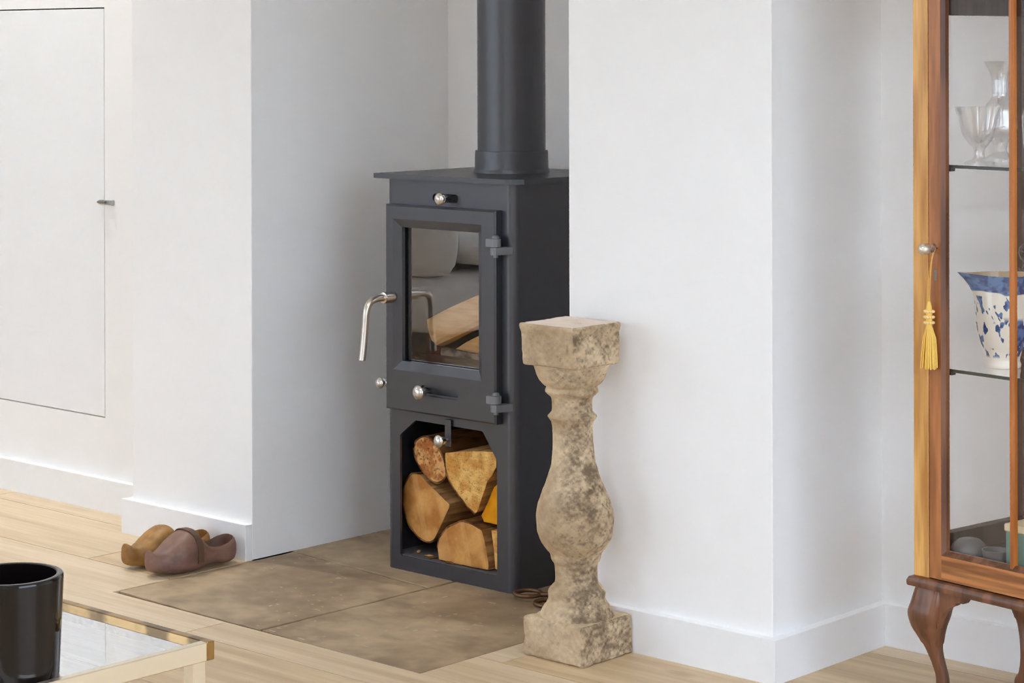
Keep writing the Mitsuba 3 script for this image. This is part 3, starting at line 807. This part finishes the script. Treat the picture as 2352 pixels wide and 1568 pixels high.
# ------------------------------------------------------------------ display cabinet (local a, b, z; a to the right, b to the back)
CO, CTH = np.array([1.4389, .0135, 0.0]), -.1404
CM = trimesh.transformations.translation_matrix(CO) @ trimesh.transformations.rotation_matrix(CTH, [0, 0, 1])
CW, CD, CT = .640, .300, 1.50
cab = thing('display_cabinet', 'brown wooden display cabinet with glazed door on short curved legs at the right', 'cabinet')
C = cab + '__'
def cadd(key, m, mt, smooth=False, **k):
    m = m.copy(); m.apply_transform(CM)
    return add(key, m, mt, smooth, **k)
cadd(C + 'stile', cbox(0, .0330, 0, .030, .234, CT - .04, .002), CAB_GOLD)
cadd(C + 'stile', cbox(CW - .033, CW, 0, .030, .234, CT - .04, .002), CAB_GOLD)
cadd(C + 'stile', cbox(.002, .026, CD - .022, CD, .234, CT - .04, .002), CAB_IN)
cadd(C + 'stile', cbox(CW - .026, CW - .002, CD - .022, CD, .234, CT - .04, .002), CAB_IN)
cadd(C + 'floor_board', cbox(.002, CW - .002, .006, CD - .002, .234, .262, .001), CAB_IN)
cadd(C + 'roof_board', cbox(.0, CW, .0, CD, CT - .04, CT - .01, .001), CAB_MID)
cadd(C + 'cornice', cbox(-.02, CW + .02, -.02, CD + .005, CT - .01, CT + .015, .006), CAB_DARK)
cadd(C + 'back_panel', cbox(.026, CW - .026, CD - .008, CD - .002, .262, CT - .04, 0), CAB_IN)
for s_ in (0, 1):
    x0 = .004 if s_ == 0 else CW - .024
    cadd(C + 'side_rail', cbox(x0, x0 + .020, .030, CD - .022, .262, .300, .001), CAB_IN)
    cadd(C + 'side_rail', cbox(x0, x0 + .020, .030, CD - .022, 1.192, CT - .04, .001), CAB_IN)
    cadd(C + 'side_pane', cbox(x0 + .0095, x0 + .0105, .028, CD - .02, .298, 1.195, 0).slice_plane([0, 0, 0], [0, 0, 1]) if False else trimesh.Trimesh([(x0 + .010, .028, .298), (x0 + .010, CD - .020, .298), (x0 + .010, CD - .020, 1.195), (x0 + .010, .028, 1.195)], [[0, 1, 2], [0, 2, 3]], process=False), 'mat_pane')
# moulding under the case
mp = [(0, 0)]
mold = Polygon([(-.0075, .2175), (.0, .2160), (.02, .216), (.02, .234), (-.001, .234), (-.0055, .2325), (-.0085, .2265), (-.0085, .2215)])
mo = [prism_y(Polygon([(x, z) for x, z in mold.exterior.coords]), 0, 1)]
def moulding_front():
    pr = np.array(mold.exterior.coords)[:-1]
    r0 = np.c_[pr[:, 0], pr[:, 0], pr[:, 1]]                 # mitred corner, left
    r1 = np.c_[CW - pr[:, 0], pr[:, 0], pr[:, 1]]
    r2 = np.c_[CW - pr[:, 0], np.full(len(pr), CD), pr[:, 1]]
    r00 = np.c_[pr[:, 0], np.full(len(pr), CD), pr[:, 1]]
    return loft([r00, r0, r1, r2])
cadd(C + 'base_moulding', moulding_front(), CAB_DARK, 40)
cadd(C + 'base_board', cbox(.006, CW - .006, .006, CD - .002, .2165, .2335, .001), CAB_DARK)
# door
cd = C + 'door'
dxa, dxb, dza, dzb = .0350, CW - .035, .2365, CT - .045
wl = (.0600, CW - .060, .2800, CT - .085)
def frame_member(poly, y0, y1): return prism_y(Polygon(poly), y0, y1)
add(cd + '__stile', frame_member([(dxa, dza), (wl[0], dza), (wl[0], dzb), (dxa, dzb)], .001, .024).apply_transform(CM), CAB_MID)
add(cd + '__stile', frame_member([(wl[1], dza), (dxb, dza), (dxb, dzb), (wl[1], dzb)], .001, .024).apply_transform(CM), CAB_MID)
add(cd + '__rail', frame_member([(wl[0], dza), (wl[1], dza), (wl[1], .2775), (wl[0], .2775)], .001, .024).apply_transform(CM), CAB_RAIL)
add(cd + '__rail', frame_member([(wl[0], wl[3]), (wl[1], wl[3]), (wl[1], dzb), (wl[0], dzb)], .001, .024).apply_transform(CM), CAB_RAIL)
# bevelled bead around the glass
def bead():
    o4 = (wl[0], wl[1], .2775, wl[3]); i4 = (.0640, CW - .0640, .2850, wl[3] - .008)
    R_ = [ring4(*o4, .001), ring4(*i4, .010), ring4(*i4, .0165), ring4(*o4, .0165), ring4(*o4, .001)]
    V_ = np.vstack(R_); F_ = []
    for i in range(4):
        for j in range(4):
            j2 = (j + 1) % 4
            F_ += [[i * 4 + j, i * 4 + j2, i * 4 + 4 + j2], [i * 4 + j, i * 4 + 4 + j2, i * 4 + 4 + j]]
    return trimesh.Trimesh(V_, F_, process=True)
bd = bead()
if bd.volume < 0: bd.invert()
add(cd + '__glazing_bead', bd.apply_transform(CM), CAB_DARK)
for xa in (.2000, .414):
    add(cd + '__glazing_bar', loft([np.array([(xa, .010, z), (xa + .0012, .004, z), (xa + .0063, .004, z), (xa + .0075, .010, z), (xa + .0075, .0165, z), (xa, .0165, z)]) for z in (.2800, wl[3] - .004)]).apply_transform(CM), CAB_BAR)
add(cd + '__glass', trimesh.Trimesh([(.062, .0175, .281), (CW - .062, .0175, .281), (CW - .062, .0175, wl[3] - .002), (.062, .0175, wl[3] - .002)], [[0, 1, 2], [0, 2, 3]], process=False).apply_transform(CM), 'mat_pane')
kn = axis_to(lathe([(0, 0), (.0035, 0), (.0035, .010), (.006, .013), (.0095, .018), (.0102, .023), (.0088, .029), (.005, .0325), (0, .0335)], 32), (0, -1, 0)); kn.apply_translation([.0440, .001, .7960]); 
add(cd + '__knob', kn.apply_transform(CM), BRASSKNOB, 40, label='small pale brass knob')
kh = prism_y(Polygon(np.r_[np.c_[.0495 + .003 * np.cos(np.linspace(-.9, 4.04, 14)), .757 + .003 * np.sin(np.linspace(-.9, 4.04, 14))], [(.0470, .742), (.0520, .742)]]), -.0002, .0012)
add(cd + '__keyhole', kh.apply_transform(CM), DARKGAP)
# curved legs
def leg_mesh():
    zs = np.array([.216, .205, .190, .173, .151, .128, .105, .080, .0595, .040, .026, .014, .006, .0])
    dd = np.array([.0265, .0255, .0235, .0195, .0185, .0215, .0255, .0310, .0345, .0350, .0330, .0290, .0270, .0280])
    hs = np.array([.0285, .0305, .0320, .0320, .0270, .0190, .0130, .0108, .0105, .0115, .0140, .0190, .0200, .0175])
    zf = np.linspace(0, .216, 60)[::-1]
    d_ = PchipInterpolator(zs[::-1], dd[::-1])(zf); h_ = PchipInterpolator(zs[::-1], hs[::-1])(zf)
    rings = []
    a = np.linspace(0, 2 * np.pi, 28, endpoint=False)
    for z, d0, h in zip(zf, d_, h_):
        e = 3.8 if z > .12 else (2.6 if z > .03 else 2.2)
        x = h * np.sign(np.cos(a)) * np.abs(np.cos(a)) ** (2 / e); y = h * np.sign(np.sin(a)) * np.abs(np.sin(a)) ** (2 / e)
        rings.append(np.c_[d0 + x, d0 + y, np.full(len(a), z)])
    return loft(rings)
def ear():
    P = Polygon([(.048, .2165), (.048, .150), (.0535, .166), (.062, .180), (.074, .191), (.086, .197), (.0885, .202), (.104, .2035), (.1085, .2085), (.1085, .2165)])
    e1 = prism_y(P, .004, .018)
    v = e1.vertices
    e2 = trimesh.Trimesh(np.c_[v[:, 1], v[:, 0], v[:, 2]], e1.faces[:, ::-1], process=False)
    return e1, e2
for sx, sy in ((0, 0), (1, 0), (0, 1), (1, 1)):
    lg = leg_mesh(); er = ear()
    for m_ in (lg, *er):
        v = m_.vertices.copy()
        if sx: v[:, 0] = CW - v[:, 0]
        if sy: v[:, 1] = CD - v[:, 1]
        m_.vertices = v
        if sx != sy: m_.invert()
    lk = cadd(C + 'leg', lg, CAB_DARK, 40)
    for e_ in er:
        cadd(lk + '__bracket', e_, CAB_DARK)
# glass shelves with their pegs
for zs_ in (.937, .590):
    sk = cadd(C + 'glass_shelf', trimesh.Trimesh([(.026, .032, zs_), (CW - .026, .032, zs_), (CW - .026, CD - .026, zs_), (.026, CD - .026, zs_)], [[0, 1, 2], [0, 2, 3]], process=False), 'mat_pane', label='clear glass shelf with a dark green edge')
    cadd(sk + '__front_edge', cbox(.026, CW - .026, .0302, .0320, zs_ - .0055, zs_, .0005), GREENEDGE)
    cadd(sk + '__peg', cbox(.020, .0560, .034, .046, zs_ - .0115, zs_ - .0050, .001), GREENEDGE)
    cadd(sk + '__peg', cbox(CW - .050, CW - .020, .034, .046, zs_ - .0115, zs_ - .0050, .001), GREENEDGE)

# ------------------------------------------------------------------ tassel on the cabinet knob
tas = thing('tassel', 'yellow silk tassel hanging from the key in the cabinet door', 'tassel')
ta, tb = .0445, -.0105
cadd(tas + '__cord', cat(tube(spline([(.0535, -.0116, .7905), (.0520, -.0118, .780), (ta + .0025, tb, .745), (ta + .001, tb, .702)], 24), .0010, 8),
                         tube(spline([(.0535, -.0084, .7905), (.0500, -.0088, .780), (ta - .0005, tb, .745), (ta - .001, tb, .702)], 24), .0010, 8)), YELLOW2, True)
ky = thing('key', 'small metal key in the lock of the cabinet door, beside the knob', 'key')
kt = np.linspace(0, 2 * np.pi, 32, endpoint=False)
cadd(ky + '__bow', tube(np.c_[.0535 + .0012 * np.sin(kt), -.0100 + .0055 * np.cos(kt), .7970 + .0075 * np.sin(kt)], .0011, 8, True), DARKSTEEL, True)
cadd(ky + '__shank', axis_to(trimesh.creation.cylinder(.0014, .0040, sections=12), (0, 1, 0)).apply_translation([.0535, -.0022, .7970]), DARKSTEEL, 30)
cadd(tas + '__neck', lathe([(0, .708), (.0022, .707), (.0042, .700), (.0052, .692), (.0054, .664), (.0060, .660), (0, .659)], 24, (ta, tb, 0)), YELLOW, 40)
for zc in (.690, .6805, .671):
    rb = []
    bdm = [trimesh.creation.icosphere(2, .0026).apply_translation([ta + .0072 * math.cos(t), tb + .0072 * math.sin(t), zc]) for t in np.linspace(0, 2 * np.pi, 10, endpoint=False)]
    cadd(tas + '__bead_ring', cat(*bdm), BEAD, True)
thr = []
for i in range(90):
    t = rng.uniform(0, 2 * np.pi); q = math.sqrt(rng.uniform(0, 1))
    r0, r1 = .0050 * q, (.0155 + rng.uniform(-.002, .002)) * q
    thr.append(tube([(ta + r0 * math.cos(t), tb + r0 * .7 * math.sin(t), .664), (ta + (r0 * .45 + r1 * .6) * math.cos(t), tb + r1 * .45 * math.sin(t), .645), (ta - .001 + r1 * .9 * math.cos(t), tb + r1 * .55 * math.sin(t), .618), (ta - .002 + r1 * 1.05 * math.cos(t), tb + r1 * .5 * math.sin(t), .594 + rng.uniform(-.002, .002))], .0013, 6))
cadd(tas + '__fringe', cat(*thr), YELLOW, True, kind='stuff')

# ------------------------------------------------------------------ what stands in the cabinet
def at_cab(m, a, b, z):
    m = m.copy(); m.apply_translation([a, b, z]); m.apply_transform(CM); return m
z1, z2, z0 = .9375, .5905, .2625
def fluted(prof_o, prof_i, n=96, lobes=8, amp=.08, zlo=.0):
    P = [(0, prof_o[0][1])] + prof_o + prof_i[::-1] + [(0, prof_i[0][1])]
    m = lathe(P, n)
    v = m.vertices
    th = np.arctan2(v[:, 1], v[:, 0])
    k = 1 + amp * np.cos(lobes * th) * np.clip((v[:, 2] - zlo) / .02, 0, 1)
    v[:, 0] *= k; v[:, 1] *= k
    return m
g1 = thing('sundae_glass', 'clear fluted glass bowl on a stem, left on the upper shelf of the cabinet', 'glass')
so = PchipInterpolator([0, .004, .010, .022, .034, .050, .070, .098], [.026, .025, .010, .0085, .016, .026, .0315, .0385])
zo = np.linspace(0.004, .098, 40)
si_ = PchipInterpolator([.034, .045, .055, .070, .098], [.002, .015, .0225, .0275, .0352])
zi = np.linspace(.034, .098, 26)
add(g1 + '__bowl', at_cab(fluted([(.026, 0)] + [(float(so(z)), z) for z in zo], [(float(si_(z)), z) for z in zi], zlo=.03), .085, .073, z1), 'mat_crystal', 60)
g2 = thing('glass_vase', 'tall clear glass vase with flared rim, behind the fluted bowl on the upper shelf', 'vase')
vo = PchipInterpolator([0, .006, .018, .030, .060, .095, .115, .140, .175], [.026, .025, .011, .013, .030, .026, .0145, .0150, .0285])
vi = PchipInterpolator([.034, .060, .095, .115, .140, .175], [.004, .026, .0225, .0112, .0118, .0258])
add(g2 + '__body', at_cab(fluted([(.026, 0)] + [(float(vo(z)), z) for z in np.linspace(.004, .175, 60)], [(float(vi(z)), z) for z in np.linspace(.034, .175, 44)], lobes=6, amp=.03, zlo=.03), .052, .172, z1), 'mat_crystal', 60)
g3 = thing('glass_jug', 'clear glass jug on the upper shelf at the right edge of the photo', 'jug')
jo = PchipInterpolator([0, .006, .03, .08, .12, .150, .185], [.030, .030, .038, .041, .028, .026, .032])
ji = PchipInterpolator([.010, .03, .08, .12, .150, .185], [.022, .034, .037, .0245, .0225, .0285])
add(g3 + '__body', at_cab(fluted([(.030, 0)] + [(float(jo(z)), z) for z in np.linspace(.004, .185, 60)], [(float(ji(z)), z) for z in np.linspace(.010, .185, 50)], lobes=9, amp=.02, zlo=.02), .178, .135, z1), 'mat_crystal', 60)

# blue and white jug
jg = thing('china_jug', 'blue and white china jug with a pointed spout on the lower glass shelf', 'jug')
PO = PchipInterpolator([0, .004, .012, .022, .045, .075, .105, .135, .152, .160], [.030, .031, .029, .031, .040, .0455, .0470, .0475, .0495, .0510])
hz = np.linspace(0, .160, 70)
def jug_wall(shrink, nth=96, zs=hz):
    rows = []
    for z in zs:
        r = float(PO(z)) - shrink
        t = np.linspace(-np.pi, np.pi, nth + 1)
        x = r * np.cos(t); y = r * np.sin(t)
        # spout to -x
        w = np.clip((z - .100) / .06, 0, 1) ** 2
        sp = np.exp(-((np.abs(t) - np.pi) / .33) ** 2) * w
        x = x - sp * .030
        y = y * (1 - .35 * sp)
        zz_ = z + sp * .003 - .002 * w * (1 - sp) * (1 - np.abs(np.cos(t)) ** 2)
        rows.append(np.c_[x, y, zz_])
    return np.array(rows)
W = jug_wall(0.0)
k_, n_, _ = W.shape
Vj = W.reshape(-1, 3)
tq = np.linspace(0, 1, n_)
UV = np.array([(u, h / .160) for h in hz for u in tq])
Fj = []
for i in range(k_ - 1):
    for j in range(n_ - 1):
        a, b = i * n_ + j, i * n_ + j + 1
        Fj += [[a, b, b + n_], [a, b + n_, a + n_]]
JR = trimesh.transformations.rotation_matrix(math.radians(42.4) + .1404 + .15, [0, 0, 1])
JA, JB = .0985, .118
jm = trimesh.Trimesh(Vj, Fj, process=False)
jm.apply_transform(JR)
add(jg + '__body', at_cab(jm, JA, JB, z2), JUG, True, uv=UV)
WI = jug_wall(.004, zs=np.linspace(.006, .160, 50))
JI = loft(np.array([r[:-1] for r in WI]), True)
ki, ni = WI.shape[0], WI.shape[1] - 1
JI = trimesh.Trimesh(JI.vertices, JI.faces[:(ki - 1) * ni * 2 + ni], process=False)
rim_o, rim_i = jug_wall(0)[-1], WI[-1]
rim = np.vstack([rim_o, rim_i]); nr = len(rim_o)
Fr = []
for j in range(nr - 1):
    Fr += [[j, j + 1, nr + j + 1], [j, nr + j + 1, nr + j]]
jin = cat(JI, trimesh.Trimesh(rim, Fr, process=False)); jin.apply_transform(JR)
add(jg + '__inside', at_cab(jin, JA, JB, z2), JUG_IN, 40, label='tan glazed inside and rim')
ft_ = lathe([(0, -.0002), (.030, -.0002), (.0302, .0), (0, .0008)], 48); 
add(jg + '__foot', at_cab(ft_, JA, JB, z2 + .0004), JUG_IN, 30)
hd = tube(spline([(.045, 0, .135), (.062, 0, .145), (.082, 0, .135), (.086, 0, .105), (.074, 0, .075), (.048, 0, .055)], 40), .0055, 14); hd.apply_transform(JR)
add(jg + '__handle', at_cab(hd, JA, JB, z2), JUG_IN, True)

dc = thing('decanter', 'dark glass decanter with a ball stopper behind the china jug', 'decanter')
DGL = mat('mat_dark_glass', lin((52, 44, 42)), .08, .7)
add(dc + '__bottle', at_cab(lathe([(0, 0), (.036, 0), (.038, .004), (.038, .10), (.032, .118), (.014, .132), (.012, .150), (.016, .154), (.016, .158), (0, .158)], 48), .060, .238, z2), DGL, 40)
add(dc + '__stopper', at_cab(lathe([(0, .158), (.011, .158), (.008, .163), (.006, .168), (.013, .174), (.0165, .184), (.0150, .194), (.008, .201), (0, .203)], 32), .060, .238, z2), DGL, 40)

ds = thing('pewter_dish', 'grey dish lying upside down on the cabinet floor, left of the green tin', 'dish')
add(ds + '__plate', at_cab(lathe([(.0345, 0), (.0355, .002), (.0340, .014), (.0285, .026), (.018, .0345), (.008, .037), (0, .0374), (0, .034), (.017, .031), (.027, .023), (.032, .012), (.0345, 0)], 64), .066, .068, z0), PEWTER, 40)
bw = thing('grey_bowl', 'small grey bowl on the cabinet floor between the round dish and the green tin', 'bowl')
add(bw + '__body', at_cab(lathe([(0, 0), (.014, 0), (.020, .010), (.0235, .028), (.0215, .028), (.018, .011), (.012, .004), (0, .004)], 48), .127, .062, z0), PEWTER, 40)
tn = thing('green_tin', 'teal green tin with a cream lid on the floor of the cabinet', 'tin')
add(tn + '__body', at_cab(cbox(-.032, .032, -.026, .026, 0, .068, .003), .188, .075, z0), TEAL)
add(tn + '__lid', at_cab(cbox(-.0335, .0335, -.0275, .0275, .066, .079, .002), .188, .075, z0), CREAM, label='cream lid')

# ------------------------------------------------------------------ coffee table with mirrored glass top
tb_ = thing('coffee_table', 'low coffee table with a gold metal frame and a reflecting glass top, bottom left', 'table')
TX1, TY1, TZ = 1.3600, -1.4650, .4020
TX0, TY0 = .30, -2.25
rw, rh = .022, .0235
TG = .3955
add('coffee_table__glass_top', trimesh.Trimesh([(TX0 + .004, TY0 + .004, TG), (TX1 - .004, TY0 + .004, TG), (TX1 - .004, TY1 - .004, TG), (TX0 + .004, TY1 - .004, TG)], [[0, 1, 2], [0, 2, 3]], process=False), 'mat_table_glass', label='pale reflecting glass top')
for (x0, x1, y0, y1) in ((TX0, TX1, TY1 - rw * .55, TY1), (TX0, TX1, TY0, TY0 + rw * .55), (TX1 - rw * .55, TX1, TY0 + rw * .55, TY1 - rw * .55), (TX0, TX0 + rw * .55, TY0 + rw * .55, TY1 - rw * .55)):
    add('coffee_table__frame_rail', cbox(x0, x1, y0, y1, TZ - rh, TZ, .0012), GOLD2 if y1 == TY1 else GOLD)
for x, y in ((TX1 - .030, TY1 - .026), (TX0 + .008, TY1 - .026), (TX1 - .030, TY0 + .006), (TX0 + .008, TY0 + .006)):
    add('coffee_table__leg', cbox(x, x + .020, y, y + .020, .0003, TZ - rh, .0012), GOLD)
pot = thing('black_pot', 'glossy black glass pot standing on the coffee table', 'pot')
po = [(0, 0), (.0540, 0), (.0562, .002), (.0612, .1155), (.0611, .1182), (.0598, .1200), (.0580, .1206), (.0545, .1206), (.0528, .1195), (.0500, .030), (.046, .024), (0, .022)]
add('black_pot__body', lathe(po, 96, (1.283, -1.712, TG + .0004)), BLACKGLAZE, 35)

# ------------------------------------------------------------------ the sofa that the stove glass reflects
FABRIC = mat('mat_sofa', lin((214, 210, 204)), .9, .1)
sf = thing('sofa', 'grey fabric sofa standing in front of the left wall, seen only in the stove glass', 'sofa')
def soft(x0, x1, y0, y1, z0, z1, r):
    m = to_m3(cbox(x0 + r * .2, x1 - r * .2, y0 + r * .2, y1 - r * .2, z0 + r * .2, z1 - r * .2, r)).refine_to_length(.08)
    m = from_m3(m); m.merge_vertices(); trimesh.smoothing.filter_taubin(m, iterations=8)
    return m
sx, sy = -2.97, -4.35
add('sofa__base', soft(sx, sx + .95, sy, sy + 2.3, .10, .32, .04), FABRIC, 50)
add('sofa__back', soft(sx, sx + .24, sy, sy + 2.3, .30, .84, .06), FABRIC, 50)
for q in (0, 2.12):
    add('sofa__arm', soft(sx + .10, sx + .95, sy + q, sy + q + .18, .30, .62, .05), FABRIC, 50)
for q in (.19, 1.15):
    add('sofa__seat_cushion', soft(sx + .25, sx + .98, sy + q, sy + q + .95, .33, .47, .05), FABRIC, 50)
    add('sofa__back_cushion', soft(sx + .25, sx + .43, sy + q + .02, sy + q + .93, .462, .86, .03), FABRIC, 50)
for px, py in ((.06, .06), (.85, .06), (.06, 2.2), (.85, 2.2)):
    add('sofa__foot', cbox(sx + px, sx + px + .05, sy + py, sy + py + .05, .0003, .115, .004), CAB_DARK)

# ------------------------------------------------------------------ ceiling downlights
def downlight(x, y, power):
    k = thing('ceiling_downlight', 'small round recessed ceiling light', 'light', 'ceiling downlights')
    add(k + '__ring', lathe([(.036, HC - .004), (.045, HC - .004), (.045, HC - .0005), (.036, HC - .0005)], 40, (x, y, 0)), PAINT)
    m = trimesh.creation.cylinder(.034, .002, sections=32); m.apply_translation([x, y, HC - .0022])
    add(k + '__lens', m, CREAM)
    scene['spot_' + k] = {'type': 'spot', 'to_world': T().look_at(origin=[x, y, HC - .006], target=[x, y, 0], up=[0, 1, 0]), 'intensity': rgb(power), 'cutoff_angle': 42.0, 'beam_width': 24.0}
downlight(-1.20, -.12, (.25, .25, .25))
